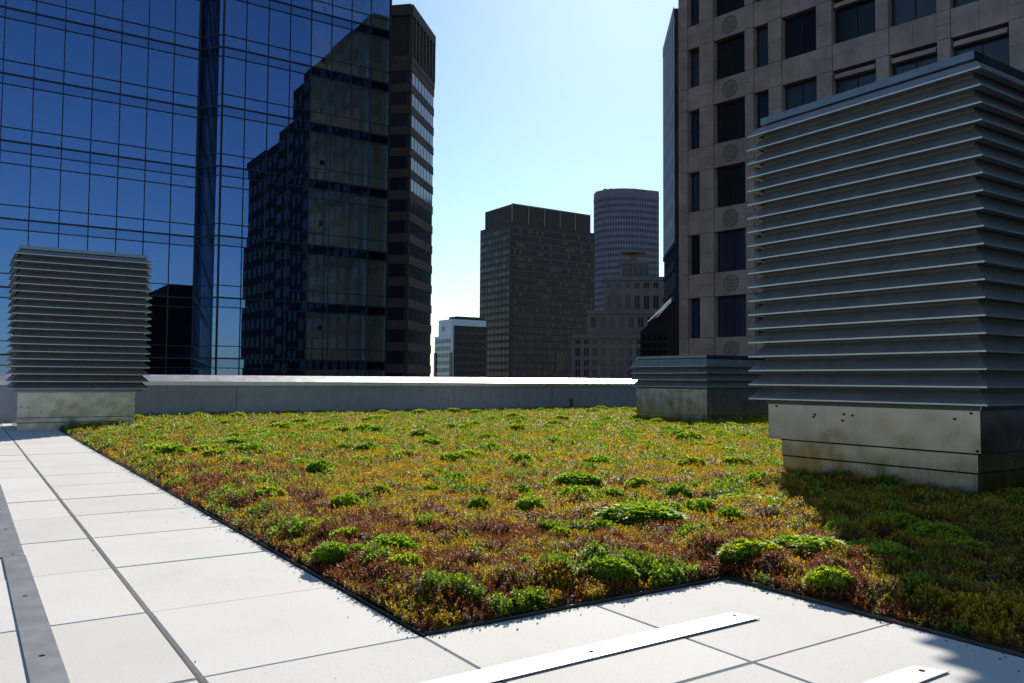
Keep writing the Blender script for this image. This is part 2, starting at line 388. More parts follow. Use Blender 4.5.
# ------------------------------------------------------------------ sedum mat
def vnoise(x, y, s, seed):
    r = np.random.default_rng(seed); T = r.random((256, 256))
    x = x*s+37.3; y = y*s+91.7; xi = np.floor(x).astype(int); yi = np.floor(y).astype(int)
    fx = x-xi; fy = y-yi; fx = fx*fx*(3-2*fx); fy = fy*fy*(3-2*fy)
    a = T[xi%256, yi%256]; b = T[(xi+1)%256, yi%256]; c = T[xi%256, (yi+1)%256]; d = T[(xi+1)%256, (yi+1)%256]
    return (a*(1-fx)+b*fx)*(1-fy)+(c*(1-fx)+d*fx)*fy
def fbm(x, y, s, seed): return .55*vnoise(x, y, s, seed)+.3*vnoise(x, y, s*2.1, seed+1)+.15*vnoise(x, y, s*4.3, seed+2)
def edge_d(x, y):
    """distance to the bed's open edges"""
    dx, dy = x-2.29, y-2.03
    inside = np.where(dy > 0, np.where(dx > 0, np.hypot(dx, dy), dy), dx)
    inside = np.where(dy > 0, np.minimum(inside, x-1.08), inside)
    return inside
def mat_h(x, y):
    e = np.clip(edge_d(x, y)/.16+.12, 0, 1)
    near = np.exp(-((x-4.6)**2+(y-3.0)**2)/3.0)*.02
    fr_ = np.clip((np.hypot(x, y)-4)/9, 0, 1); fade = 1-.3*fr_
    return .006+.016*e-.020*fr_*e+fade*(.030*fbm(x, y, 2.6, 5)+.052*vnoise(x, y, 10, 9)**1.6+.022*vnoise(x, y, 21, 12)+near)*e
vent_rects = [(4.66, 6.44, 2.34, 3.59), (.6, 1.97, 12.3, 13.64), (10.12, 12.08, 9.37, 11.01)]
def in_bed(x, y):
    k = ((x > 1.078) & (y > 2.031) | (x > 2.289)) & (y < 14.99) & (x < 19) & (y > -1.9)
    for a, b, c, d in vent_rects: k &= ~((x > a) & (x < b) & (y > c) & (y < d))
    return k
# soil sheet
def soil_patch():
    m = MB()
    def grid(x0, x1, y0, y1, nx, ny):
        X, Y = np.meshgrid(np.linspace(x0, x1, nx), np.linspace(y0, y1, ny)); Z = mat_h(X, Y)-.006
        vs = list(zip(X.ravel(), Y.ravel(), Z.ravel()))
        m.add(vs, [(j*nx+i, j*nx+i+1, (j+1)*nx+i+1, (j+1)*nx+i) for j in range(ny-1) for i in range(nx-1)])
    grid(1.079, 2.29, 2.031, 14.99, 30, 260); grid(2.29, 19, -1.9, 14.99, 300, 300)
    return m
sl_ = soil_patch().build('planting_soil', 'soil'); struct(sl_)

PAL = dict(red=[(.16,.056,.024),(.20,.072,.028),(.12,.044,.022),(.18,.08,.028)],
           rust=[(.23,.115,.03),(.20,.095,.028),(.25,.145,.034)],
           gold=[(.40,.285,.034),(.34,.25,.034),(.38,.235,.032)],
           olive=[(.24,.195,.034),(.20,.165,.03),(.29,.235,.04)],
           green=[(.17,.24,.032),(.21,.29,.04),(.14,.19,.03)],
           grey=[(.20,.22,.15),(.22,.22,.16)])
def leaves(bx, by, bz, az, el, ln, wd):
    """one folded pointed quad per leaf; arrays of base point, direction and size"""
    n = len(bx)
    dx = np.cos(el)*np.cos(az); dy = np.cos(el)*np.sin(az); dz = np.sin(el)
    sx = -np.sin(az); sy = np.cos(az)
    V = np.empty((n, 4, 3))
    V[:,0] = np.stack([bx, by, bz], 1)
    mx, my, mz = bx+dx*ln*.58, by+dy*ln*.58, bz+dz*ln*.58
    V[:,1] = np.stack([mx+sx*wd, my+sy*wd, mz+wd*.25], 1)
    V[:,2] = np.stack([bx+dx*ln, by+dy*ln, bz+dz*ln-.12*ln], 1)
    V[:,3] = np.stack([mx-sx*wd, my-sy*wd, mz+wd*.25], 1)
    return V
def leaf_mesh(name, V, C):
    n = len(V); me = bpy.data.meshes.new(name)
    me.vertices.add(n*4); me.vertices.foreach_set('co', V.astype(np.float32).ravel())
    me.loops.add(n*4); me.loops.foreach_set('vertex_index', np.arange(n*4, dtype=np.int32))
    me.polygons.add(n); me.polygons.foreach_set('loop_start', np.arange(0, n*4, 4, dtype=np.int32))
    me.polygons.foreach_set('loop_total', np.full(n, 4, dtype=np.int32))
    me.update(); me.validate()
    a = me.color_attributes.new('tint', 'FLOAT_COLOR', 'POINT')
    cc = np.ones((n, 4, 4), dtype=np.float32); cc[:,:,:3] = C[:,None,:]
    a.data.foreach_set('color', cc.ravel()); me.materials.append(MT['leaf']); return me
def sprigs(n, rmin, rmax, L, scale):
    az = rng.uniform(R(-4), R(80), n); r = np.sqrt(rng.uniform(rmin**2, rmax**2, n))
    x = r*np.sin(az); y = r*np.cos(az); k = in_bed(x+rng.uniform(-.004, .012, n), y+rng.uniform(-.004, .010, n)); x, y = x[k], y[k]; n = len(x)
    # species by patches
    hb = vnoise(x, y, 10, 9)                                       # mounds carry their own kind
    a = .50*fbm(x, y, 1.9, 21)+.50*vnoise(x, y, 11, 19)+rng.normal(0, .055, n); b = .5*fbm(x, y, 3.0, 31)+.5*vnoise(x, y, 13, 37)+rng.normal(0, .05, n); c = fbm(x, y, 6.5, 41)+.25*(hb-.5)
    far = np.clip((np.hypot(x, y)-2.9)/6.0, 0, 1)
    sp = np.full(n, 0)
    t = a+.09*far+.17*np.clip((x-1.3)/2.6, 0, 1)-.055
    sp[t > .525] = 1; sp[t > .60] = 2; sp[(b > .57-.06*far) & (t > .40)] = 3; sp[(c+.14*far > .725)] = 4; sp[(c < .20) & (b > .52)] = 5
    keys = ['red', 'rust', 'gold', 'olive', 'green', 'grey']
    colr = np.empty((n, 3))
    for i, kx in enumerate(keys):
        p = np.array(PAL[kx]); s_ = sp == i; colr[s_] = p[rng.integers(0, len(p), s_.sum())]
    colr *= rng.uniform(.72, 1.28, n)[:,None]
    hgt = np.choose(sp, [.026, .028, .034, .03, .036, .022])*rng.uniform(.6, 1.3, n)*scale**.35
    hgt *= np.clip(edge_d(x, y)/.1, .75, 1)
    z = mat_h(x, y)-.004
    lean = rng.normal(0, .25, (n, 2))
    ll = np.choose(sp, [.0105, .0105, .012, .011, .014, .011])*scale; lw = np.choose(sp, [.0019, .002, .0023, .0024, .0038, .003])*scale
    out = []; cl = []
    for q in range(L):
        f = (q+.6)/L; top = q >= L-3
        bx = x+lean[:,0]*hgt*f; by = y+lean[:,1]*hgt*f; bz = z+hgt*f*.9
        aa = q*2.4+rng.uniform(0, 6.28, n); ee = rng.uniform(.15, .75, n)+(.55 if top else 0)
        out.append(leaves(bx, by, bz, aa, ee, ll*rng.uniform(.75, 1.25, n), lw*rng.uniform(.8, 1.2, n)))
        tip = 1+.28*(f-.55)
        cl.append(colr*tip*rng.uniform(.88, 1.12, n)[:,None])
    return np.concatenate(out), np.concatenate(cl)
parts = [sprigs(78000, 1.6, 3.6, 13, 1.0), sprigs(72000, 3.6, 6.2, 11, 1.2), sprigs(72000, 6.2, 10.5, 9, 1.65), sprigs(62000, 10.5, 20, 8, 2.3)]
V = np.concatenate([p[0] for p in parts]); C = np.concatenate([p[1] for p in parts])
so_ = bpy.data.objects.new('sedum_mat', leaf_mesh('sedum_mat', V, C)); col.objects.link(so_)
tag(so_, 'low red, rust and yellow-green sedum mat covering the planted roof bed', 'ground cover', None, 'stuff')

# bright green cushions standing out of the mat
def cushion_mesh(i):
    r = np.random.default_rng(100+i); lob = [(r.uniform(-.55,.55), r.uniform(-.35,.35), r.uniform(.45,.75)) for _ in range(4)]+[(0,0,.8)]
    Vs, Cs = [], []; hue = np.array([(1,1,1),(.85,.88,.9),(1.12,1.0,1.1),(.8,.9,.9),(1.1,.95,.9)])[i]
    for (lx, ly, lr) in lob:
        n = int(120*lr/.6)
        ph = r.uniform(0, 6.28, n); ct = r.uniform(.02, 1, n); st = np.sqrt(1-ct*ct)
        wob = 1+.16*np.sin(ph*3+lx*9)*st+r.normal(0, .07, n)
        rx, ry, rz = lx+lr*wob*st*np.cos(ph), ly+lr*wob*st*np.sin(ph), lr*wob*ct
        tone = r.uniform(.65, 1.3, n)
        for q in range(8):                       # a tuft at each point, growing outwards
            aa = ph+r.normal(0, 1.1, n); ee = np.clip(np.arcsin(np.clip(ct, -1, 1))*.7+r.normal(.15, .4, n), -.3, 1.5)
            Vs.append(leaves(rx, ry, rz, aa, ee, r.uniform(.17, .30, n), r.uniform(.035, .055, n)))
            base = np.array([(.24,.37,.045),(.31,.44,.055),(.36,.46,.075),(.20,.29,.04)])[r.integers(0,4,n)]
            Cs.append(base*tone[:,None]*hue)
    return leaf_mesh('sedum_cushion', np.concatenate(Vs), np.concatenate(Cs))
CM = [cushion_mesh(i) for i in range(5)]
def ground_pt(px, py, z=.035):
    v = Vector(((px-512)/FPX, -(py-341.5)/FPX, -1)); d = M.to_3x3() @ v
    t = (z-EYE)/d.z; return d.x*t, d.y*t, t
def cushion(x, y, wx, wy, h, label, group):
    m_ = max(wx, wy)*.75                                        # keep the whole cushion inside the bed
    if y > 2.03: x = max(x, 1.08+m_); y = max(y, 2.04+m_) if x < 2.29+m_ else y
    else: x = max(x, 2.29+m_)
    o = bpy.data.objects.new('sedum_cushion', CM[random.randrange(5)]); col.objects.link(o)
    o.location = (x, y, float(mat_h(np.array([x]), np.array([y]))[0])-.006); o.scale = (wx*.8, wy*.8, h*.9)
    o.rotation_euler = (0, 0, random.uniform(-.5, .5)-YAW)
    tag(o, label, 'plant', group)
near = [(606,578,27,'round bright green sedum cushion near the front edge, centre of the bed'),(830,588,25,'bright green sedum cushion beside the corner where the vent shadow meets the paving'),
 (752,562,33,'wide bright green sedum cushion left of the shadow edge, second from the paving corner'),(812,562,38,'long low bright green sedum cushion running into the edge of the vent shadow'),
 (310,563,21,'dense green sedum cushion touching the left path edging, nearest the front'),(748,512,42,'long green sedum cushion lying in front of the large vent on its sunny side')]
GA = 'green sedum cushions in the planted bed'
pos = []
for px, py, hw, lab in near:
    x, y, t = ground_pt(px, py); wd = hw*t/FPX; cushion(x, y, wd*1.1, wd*.8, .07 if hw < 35 else .06, lab, GA); pos.append((x, y))
more = [(346,548,13),(391,562,20),(347,515,13),(404,578,19),(270,505,13),(577,512,17),(638,530,32),(662,521,22),(575,494,19),(432,482,24),(357,560,9),(312,535,13),(640,494,16),(690,473,13),(455,488,13),
 (375,445,11),(640,520,20),(205,455,14),(215,462,12),(320,480,12),(300,470,14),(360,465,11),(470,462,15),(520,470,13),(560,462,12),(600,470,16),(735,470,14),(760,492,16),(680,505,17),(610,505,14),(520,500,14),
 (170,448,10),(235,448,12),(265,440,11),(330,432,10),(420,440,13),(450,428,10),(500,445,12),(545,435,11),(590,430,12),(632,440,13),(670,430,11),(700,448,12),(720,455,14),(745,440,12),
 (190,432,10),(240,428,9),(300,424,9),(380,424,9),(560,420,9),(610,424,10),(650,452,12),(480,478,12),(405,460,10),(345,452,10),(280,460,12),(530,520,13),(480,515,11),(700,520,15),(730,530,14),(690,545,13),(560,545,12),(380,500,11),
 (430,500,10),(600,540,14),(860,560,16),(885,570,22),(935,545,25),(960,560,22),(900,535,18),(690,431,9),(840,540,14)]
LA = 'one of the small green sedum cushions scattered through the red and yellow mat'
for px, py, hw in more:
    x, y, t = ground_pt(px, py); wd = hw*t/FPX*random.uniform(.85, 1.15)
    cushion(x, y, wd*1.35, wd*random.uniform(.9, 1.25), min(.085, max(.05, wd*1.25)), LA, GA); pos.append((x, y))
for _ in range(170):
    for tr in range(30):
        y = random.uniform(5.5, 14.7); x = random.uniform(1.4, min(1.4*y+.5, 15))
        if bool(in_bed(np.array([x-.15]), np.array([y]))[0]) and bool(in_bed(np.array([x+.15]), np.array([y]))[0]) and all((x-a)**2+(y-b)**2 > .09 for a, b in pos):
            wd = random.uniform(.06, .14); cushion(x, y, wd*1.3, wd*1.1, max(.05, wd*.85), LA, GA); pos.append((x, y)); break

# ------------------------------------------------------------------ blue glass tower
gt = thing('glass_tower', 'tall blue mirror-glass office tower with a stepped front, filling the left of the view', 'building', (12, 56, STREET))
ZT = 66
THK = [-6.15, -2.1, 1.95, 5.9, 9.93, 14.52, 18.5, 22.44, 26.4, 30.4, 34.4, 38.4, 42.4, 46.4, 50.4, 54.4, 58.4, 62.4]
D1, D2 = 56.0, 54.5
FX0, FX1 = 12.38, 13.52
LX = [FX0-1.57*i for i in range(0, 24)][::-1]
RX = [FX1+1.488*i for i in range(9)]
RE = RX[-1]
pan_l, pan_b, far_l = [], [], MB()
def pane_tilt(): return random.uniform(-.002, .002), random.uniform(-.002, .002)
def bays(xs, yf, first, fr, sp):
    for i in range(len(xs)-1):
        a, b = xs[i], xs[i+1]
        for k in range(len(THK)-1):
            z0, z1 = THK[k], THK[k+1]-.62
            tx, tz = pane_tilt()
            q = MB(); q.add([(a, yf-tx-tz, z0), (b, yf+tx-tz, z0), (b, yf+tx+tz, z1), (a, yf-tx+tz, z1)], [(0,1,2,3)])
            vis = (z1 > .3 and z0 < 29 and b > .0)
            (pan_l if vis else far_q).append(q)
            sp[k].add([(a, yf, z1), (b, yf, z1), (b, yf, THK[k+1]), (a, yf, THK[k+1])], [(0,1,2,3)])
far_q = []
sp = [MB() for _ in THK]; bays(LX, D1, True, None, sp); bays(RX, D2, False, None, sp)
# facet joining the two fronts
fu = Vector((FX1-FX0, D2-D1)); fl = fu.length; fu /= fl
for k in range(len(THK)-1):
    z0, z1 = THK[k], THK[k+1]-.62
    q = MB(); q.add([(FX0, D1, z0), (FX1, D2, z0), (FX1, D2, z1), (FX0, D1, z1)], [(0,1,2,3)])
    (pan_l if z1 > .3 and z0 < 29 else far_q).append(q)
    sp[k].add([(FX0, D1, z1), (FX1, D2, z1), (FX1, D2, THK[k+1]), (FX0, D1, THK[k+1])], [(0,1,2,3)])
fb = MB(); fb.add([(FX0+.32, D1+.1, -8), (FX1+.32, D2+.1, -8), (FX1+.32, D2+.1, ZT), (FX0+.32, D1+.1, ZT)], [(0,1,2,3)]); fb.build('facet_sheen_panel', 'facet_sheen', gt)  # added panel behind the facet; its colour replaces the missing reflection
windows(gt, pan_l, 'facade', 'window_pane', 130)
r = MB()
for q in far_q: r.add(q.v, q.f)
o = r.build('window_pane', 'facade', gt); o['kind'] = 'stuff'
for m in sp[:-1]: m.build('spandrel_glass', 'spandrel', gt)
mu = MB()
for xs, yf in ((LX, D1), (RX, D2)):
    for x in xs: mu.box(x-.028, x+.028, yf-.05, yf-.006, -8, ZT)
    for t in THK:
        mu.box(xs[0], xs[-1], yf-.055, yf-.007, t-.05, t+.05)
        for dz in (.8, -.62): mu.box(xs[0], xs[-1], yf-.045, yf-.008, t+dz-.028, t+dz+.028)
    mu.box(xs[0], xs[-1], yf-.045, yf-.008, 13.19-.028, 13.19+.028)
mu.box(FX0-.05, FX0+.05, D1-.09, D1-.055, -8, ZT); mu.box(FX1-.07, FX1+.07, D2-.10, D2-.055, -8, ZT)
nn = (fu.y, -fu.x)
nn = nn if nn[1] < 0 else (-nn[0], -nn[1])
for t in THK:
    mu.obox((FX0, D1), fu, nn, .05, fl-.05, .004, .05, t-.05, t+.05)
    for dz in (.8, -.62): mu.obox((FX0, D1), fu, nn, .05, fl-.05, .004, .04, t+dz-.028, t+dz+.028)
mu.box(RE-.01, RE+.12, D2-.10, D2+.05, -8, ZT)
mu.build('curtain_wall_frame', 'mull', gt)
MB().prism([(LX[0], D1+1.2), (FX0+.45, D1+1.2), (FX1+.6, D2+1.2), (RX[4]-.02, D2+1.2), (RX[4]-.02, 90), (LX[0], 90)], STREET, ZT).build('core', 'innerd', gt)
MB().box(RX[4], RE+.02, D2+7.4, 90, STREET, ZT).build('core', 'innerd', gt)
MB().box(LX[0], RE+.02, D1+1.0, 90, ZT+.01, ZT+.6).build('roof', 'mull', gt)
MB().box(LX[0], FX1, D1-.02, 57, STREET, -8).build('base_wall', 'innerd', gt)
MB().box(FX1, RE, D2-.02, 57, STREET, -8).build('base_wall', 'innerd', gt)
# corner rooms behind the last four bays
rm, fl_, pic, cur, dr = MB(), MB(), MB(), MB(), MB()
for k in range(len(THK)-1):
    z0, z1 = THK[k], THK[k+1]-.62
    fl_.box(RX[4]+.02, RE-.02, D2+.05, D2+7.3, z1, THK[k+1])
    rm.box(RX[4]+.005, RX[4]+.15, D2+.08, D2+7.2, z0+.005, z1-.005)
    rm.box(RX[4]+.16, RE-.3, D2+4.6, D2+4.8, z0+.005, z1-.005)
    if k < 12:
        pic.box(RX[5]+1.0, RX[5]+1.35, D2+4.54, D2+4.595, z0+2.35, z0+2.72)
        dr.box(RX[5]+.62, RX[5]+.66, D2+4.56, D2+4.595, z0+.01, z0+1.75); dr.box(RX[5]+1.42, RX[5]+1.46, D2+4.56, D2+4.595, z0+.01, z0+1.75); dr.box(RX[5]+.62, RX[5]+1.46, D2+4.56, D2+4.595, z0+1.752, z0+1.79)
    for c0, c1 in ((RX[4]+1.0+.15*(k%3), RX[5]-.05), (RX[6]+.9-.2*(k%2), RX[6]+1.4), (RX[7]+.06, RX[7]+.30+.1*(k%3)), (RX[7]+1.0, RX[7]+1.42)):
        n = 8
        for i in range(n):
            a = c0+(c1-c0)*i/n; cur.box(a+.004, a+(c1-c0)/n-.004, D2+.30+.05*(i%2), D2+.36+.05*(i%2), z0+.02, z1-.02)
rm.build('room_walls', 'inner', gt); fl_.build('floor_slabs', 'floor_in', gt); pic.build('wall_picture', 'screw', gt); dr.build('door_frame', 'brown_line', gt); cur.build('curtains', 'curtain', gt)
sg = MB(); sf = MB()
sg.add([(RE, D2+.08, -8), (RE, 66.6, -8), (RE, 66.6, ZT), (RE, D2+.08, ZT)], [(0,1,2,3)])
for i in range(9): sf.box(RE+.005, RE+.06, D2+.15+1.48*i-.03, D2+.15+1.48*i+.03, -8, ZT)
for t in THK: sf.box(RE+.005, RE+.05, D2+.2, 66.6, t-.05, t+.05)
sg.build('side_glazing', 'clear', gt); sf.build('side_frame', 'mull', gt)

# ------------------------------------------------------------------ generic city blocks
def az_of(px): return YAW+math.atan((px-512)/FPX)          # only used to lay the plan out
def plan(px, dist): a = az_of(px); return Vector((math.sin(a)*dist, math.cos(a)*dist))
def zz(py, px, dist): return EYE+dist*math.cos(az_of(px)-YAW)*(381-py)/FPX
def face(p0, p1):
    u = (p1-p0); L = u.length; u = u/L; n = Vector((u.y, -u.x))
    if n.dot(p0) > 0: n = -n
    return u, n, L

# brown striped tower behind the glass tower's corner
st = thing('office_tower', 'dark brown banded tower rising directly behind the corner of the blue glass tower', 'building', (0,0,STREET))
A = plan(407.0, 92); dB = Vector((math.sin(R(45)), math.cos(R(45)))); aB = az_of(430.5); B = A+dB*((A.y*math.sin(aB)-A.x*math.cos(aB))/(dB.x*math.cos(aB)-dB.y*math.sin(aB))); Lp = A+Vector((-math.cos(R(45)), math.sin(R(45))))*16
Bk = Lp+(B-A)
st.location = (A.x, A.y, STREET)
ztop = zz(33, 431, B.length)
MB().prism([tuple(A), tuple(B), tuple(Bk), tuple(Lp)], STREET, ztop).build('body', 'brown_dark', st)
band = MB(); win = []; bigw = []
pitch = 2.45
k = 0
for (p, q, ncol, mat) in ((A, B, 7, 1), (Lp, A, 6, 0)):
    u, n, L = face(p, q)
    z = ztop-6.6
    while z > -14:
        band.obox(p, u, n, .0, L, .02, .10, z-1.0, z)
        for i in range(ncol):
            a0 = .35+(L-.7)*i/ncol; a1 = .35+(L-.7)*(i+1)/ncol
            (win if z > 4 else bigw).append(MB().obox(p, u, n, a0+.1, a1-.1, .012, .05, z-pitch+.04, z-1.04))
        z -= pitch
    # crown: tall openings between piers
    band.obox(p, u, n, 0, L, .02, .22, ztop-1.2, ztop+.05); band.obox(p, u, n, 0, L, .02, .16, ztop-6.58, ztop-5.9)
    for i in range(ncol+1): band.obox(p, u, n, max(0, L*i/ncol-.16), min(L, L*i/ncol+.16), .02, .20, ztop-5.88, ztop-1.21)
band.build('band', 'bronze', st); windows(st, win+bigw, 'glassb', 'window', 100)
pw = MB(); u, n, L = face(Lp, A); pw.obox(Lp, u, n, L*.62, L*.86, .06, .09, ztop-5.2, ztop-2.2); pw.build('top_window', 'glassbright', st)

# dark slab tower in the middle
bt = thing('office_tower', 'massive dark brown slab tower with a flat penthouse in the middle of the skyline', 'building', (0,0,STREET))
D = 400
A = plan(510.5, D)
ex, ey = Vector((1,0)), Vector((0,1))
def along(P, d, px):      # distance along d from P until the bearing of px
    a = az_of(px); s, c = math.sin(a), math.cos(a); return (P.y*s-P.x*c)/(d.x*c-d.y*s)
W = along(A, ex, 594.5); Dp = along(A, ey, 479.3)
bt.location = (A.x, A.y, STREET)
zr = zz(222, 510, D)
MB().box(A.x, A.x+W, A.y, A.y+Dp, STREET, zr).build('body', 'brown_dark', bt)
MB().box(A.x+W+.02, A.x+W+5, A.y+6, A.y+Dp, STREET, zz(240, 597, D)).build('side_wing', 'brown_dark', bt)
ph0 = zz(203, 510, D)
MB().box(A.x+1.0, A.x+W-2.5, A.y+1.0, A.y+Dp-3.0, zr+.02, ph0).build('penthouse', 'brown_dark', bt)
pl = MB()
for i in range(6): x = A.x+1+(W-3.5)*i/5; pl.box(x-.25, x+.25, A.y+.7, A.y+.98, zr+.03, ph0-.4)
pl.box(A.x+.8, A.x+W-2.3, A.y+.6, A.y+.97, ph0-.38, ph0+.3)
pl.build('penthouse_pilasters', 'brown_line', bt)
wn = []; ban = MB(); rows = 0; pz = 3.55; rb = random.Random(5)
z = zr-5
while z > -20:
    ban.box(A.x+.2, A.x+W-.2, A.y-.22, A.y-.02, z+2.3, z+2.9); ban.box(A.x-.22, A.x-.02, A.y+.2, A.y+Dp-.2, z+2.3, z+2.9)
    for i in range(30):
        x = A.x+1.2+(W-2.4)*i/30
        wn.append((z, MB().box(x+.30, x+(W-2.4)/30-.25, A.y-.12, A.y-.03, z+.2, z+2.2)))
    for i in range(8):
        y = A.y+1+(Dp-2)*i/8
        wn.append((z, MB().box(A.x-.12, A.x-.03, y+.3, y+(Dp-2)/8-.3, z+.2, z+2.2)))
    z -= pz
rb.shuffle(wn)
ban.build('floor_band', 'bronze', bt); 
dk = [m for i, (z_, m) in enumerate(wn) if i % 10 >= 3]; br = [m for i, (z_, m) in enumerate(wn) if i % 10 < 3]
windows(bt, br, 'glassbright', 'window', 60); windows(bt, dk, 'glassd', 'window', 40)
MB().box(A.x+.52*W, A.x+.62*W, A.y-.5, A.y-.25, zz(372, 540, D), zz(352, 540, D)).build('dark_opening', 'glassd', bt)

# round tower
rt = thing('office_tower', 'rounded mauve tower with a grid of small windows behind the old stone building', 'building', (0,0,STREET))
D = 640; Cc = plan(620, D); rt.location = (Cc.x, Cc.y, STREET)
rad = 20.5; ztop = zz(193, 625, D)
va = math.atan2(-Cc.y, -Cc.x)       # towards the viewer
pts = []
for i in range(40):
    a = va-R(150)+R(205)*i/39; pts.append((Cc.x+rad*math.cos(a), Cc.y+rad*math.sin(a)))
# flat wing on the right
rv = Vector((math.cos(YAW), -math.sin(YAW))); fv = Vector((math.sin(YAW), math.cos(YAW)))
e0 = Vector((pts[-1][0], pts[-1][1]))
c2 = Vector((Cc.x, Cc.y))
pts = []
for i in range(33):
    a = R(105)+R(180)*i/32        # arc in (right, forward) frame: back -> left -> front
    pts.append(tuple(c2+rv*rad*math.cos(a)+fv*rad*math.sin(a)))
ridge = c2+rv*8+fv*(-rad*.97); wing = c2+rv*28.5+fv*(-rad*.55); pts += [tuple(ridge), tuple(wing), tuple(c2+rv*28.5+fv*rad)]
MB().prism(pts, STREET, ztop).build('body', 'purple', rt)
wn = []; edges = list(zip(pts[:-2], pts[1:-1]))
hz = 6.1*D/FPX
z = ztop-9
while z > -10:
    for (p, q) in edges:
        p, q = Vector(p), Vector(q); u = q-p; L = u.length; u /= L; n = Vector((u.y, -u.x))
        if n.dot((p+q)/2-c2) < 0: n = -n
        if n.dot(-c2.normalized()) < .05: continue
        nc = max(1, round(L/2.15))
        for i in range(nc):
            wn.append(MB().obox(p, u, n, L*i/nc+L/nc*.22, L*(i+1)/nc-L/nc*.22, .02, .08, z, z+hz*.5))
    z -= hz
windows(rt, wn, 'slotlight', 'window', 100)
tp = MB()
for i in range(9):
    a = R(120+15*i); p = c2+rv*(rad-2)*math.cos(a)+fv*(rad-2)*math.sin(a); tp.box(p.x-1.2, p.x+1.2, p.y-1.2, p.y+1.2, ztop+.02, ztop+.5+.5*(i % 2))
p = c2+rv*(-4); tp.box(p.x-2, p.x+2, p.y-2, p.y+2, ztop+.02, ztop+3.0); tp.build('rooftop_plant', 'purple', rt)
cpz = MB(); cpz.prism([tuple(c2+(Vector(p)-c2)*1.012) for p in pts], ztop-5.5, ztop-4.9); cpz.build('cornice', 'purple', rt)

# old stone building, stepped with a cupola
db = thing('stone_building', 'old grey stone building with set-back tiers and a small cupola', 'building', (0,0,STREET))
D = 300; O = plan(622, D); db.location = (O.x, O.y, STREET)
ang = -az_of(622); ux = Vector((math.cos(ang), math.sin(ang))); un = Vector((math.sin(ang), -math.cos(ang)))   # un points at the viewer
def tier(px0, px1, ytop, ybot, f, dep, nm='tier'):
    a0 = (px0-622)*D/FPX; a1 = (px1-622)*D/FPX; zt = zz(ytop, 622, D); zb = zz(ybot, 622, D) if ybot else STREET
    m = MB(); m.obox(O, ux, un, a0, a1, f-dep, f, zb, zt); m.build(nm, 'deco', db); return a0, a1, zb, zt, f
T = [tier(573, 664, 336, None, 6, 30), tier(588, 667, 311, 335.9, 3, 26), tier(604, 667, 277, 310.9, 0, 22), tier(620, 647, 259.5, 276.9, -3, 9), tier(630, 637, 251.5, 259.4, -5.5, 3)]
c = MB()
for (px0, px1, y, f, dep) in ((620.5, 645.5, 249.4, -2.8, 9.4), (619, 648, 261, -2.6, 9.8), (603, 668, 279, .5, 23), (587, 668, 313, 3.5, 27), (572, 665, 338, 6.5, 31)):
    c.obox(O, ux, un, (px0-622)*D/FPX, (px1-622)*D/FPX, f-dep, f, zz(y+1.6, 622, D), zz(y-.4 if y > 255 else y, 622, D)+.03)
c.build('cornice', 'deco', db)
w_ = []; pil = MB()
def deco_rows(px0, px1, f, rows, step, ww):
    for (y0, y1) in rows:
        px = px0
        while px+ww < px1:
            w_.append(MB().obox(O, ux, un, (px-622)*D/FPX, (px+ww-622)*D/FPX, f+.03, f+.10, zz(y1, 622, D), zz(y0, 622, D))); 
            w_.append(MB().obox(O, ux, un, (px+ww+.9-622)*D/FPX, (px+2*ww+.9-622)*D/FPX, f+.03, f+.10, zz(y1, 622, D), zz(y0, 622, D)))
            px += step
deco_rows(607, 664, 0, [(296,309),(283,288)], 9.2, 1.9)
deco_rows(592, 664, 3, [(318,328)], 9.2, 1.8)
deco_rows(577, 662, 6, [(341,345),(349,357),(361,367),(370,377),(380,388)], 8.4, 1.7)
deco_rows(623, 646, -3, [(263,275)], 5.4, 1.4)
windows(db, w_, 'glassd', 'window', 100)

# low pale building at the left of the skyline
lb = thing('office_building', 'low office building, pale left face and dark banded front, beside the brown slab tower', 'building', (0,0,STREET))
D = 380; A = plan(452, D); W = along(A, ex, 486); Dp = along(A, ey, 434.5); lb.location = (A.x, A.y, STREET)
z1 = zz(337, 445, D); z2 = zz(320.5, 452, D)
MB().box(A.x, A.x+W, A.y, A.y+Dp, STREET, z1).build('body', 'lowwhite', lb)
MB().box(A.x+.03, A.x+W, A.y+.03, A.y+Dp*.78, z1+.02, z2).build('upper_body', 'lowwhite', lb)
MB().box(A.x+1, A.x+W, A.y-.5, A.y-.02, STREET, z2-3).build('dark_front', 'brown_dark', lb)
m = MB(); m.box(A.x+3, A.x+W, A.y+1, A.y+Dp*.5, z2+.02, z2+1.5); m.build('rooftop_plant', 'brown_dark', lb)
m = MB(); 
for i in range(9): m.box(A.x+1.2, A.x+W, A.y-.65, A.y-.52, z2-7-3.4*i, z2-6-3.4*i)
for i in range(3): m.box(A.x+4+4*i, A.x+4.4+4*i, A.y-.72, A.y-.655, z2-30, z2-4)
m.build('band', 'bronze', lb)
wl = []
for i in range(8):
    for j in range(6):
        y = A.y+1+(Dp-2)*j/6; wl.append(MB().box(A.x-.1, A.x-.03, y+.4, y+(Dp-2)/6-.4, z1-3.4-3.4*i, z1-1.4-3.4*i))
wl.append(MB().box(A.x-.1, A.x-.03, A.y+Dp*.45, A.y+Dp*.55, z1+2.5, z1+4.5))
windows(lb, wl, 'glassb', 'window', 100)
m = MB(); m.box(A.x-.6, A.x-.12, A.y-.5, A.y+Dp*.08, STREET, zz(354, 452, D)); m.box(A.x-.6, A.x-.12, A.y+Dp*.86, A.y+Dp*.98, STREET, zz(354, 437, D)); m.build('corner_window_bay', 'glassd', lb)

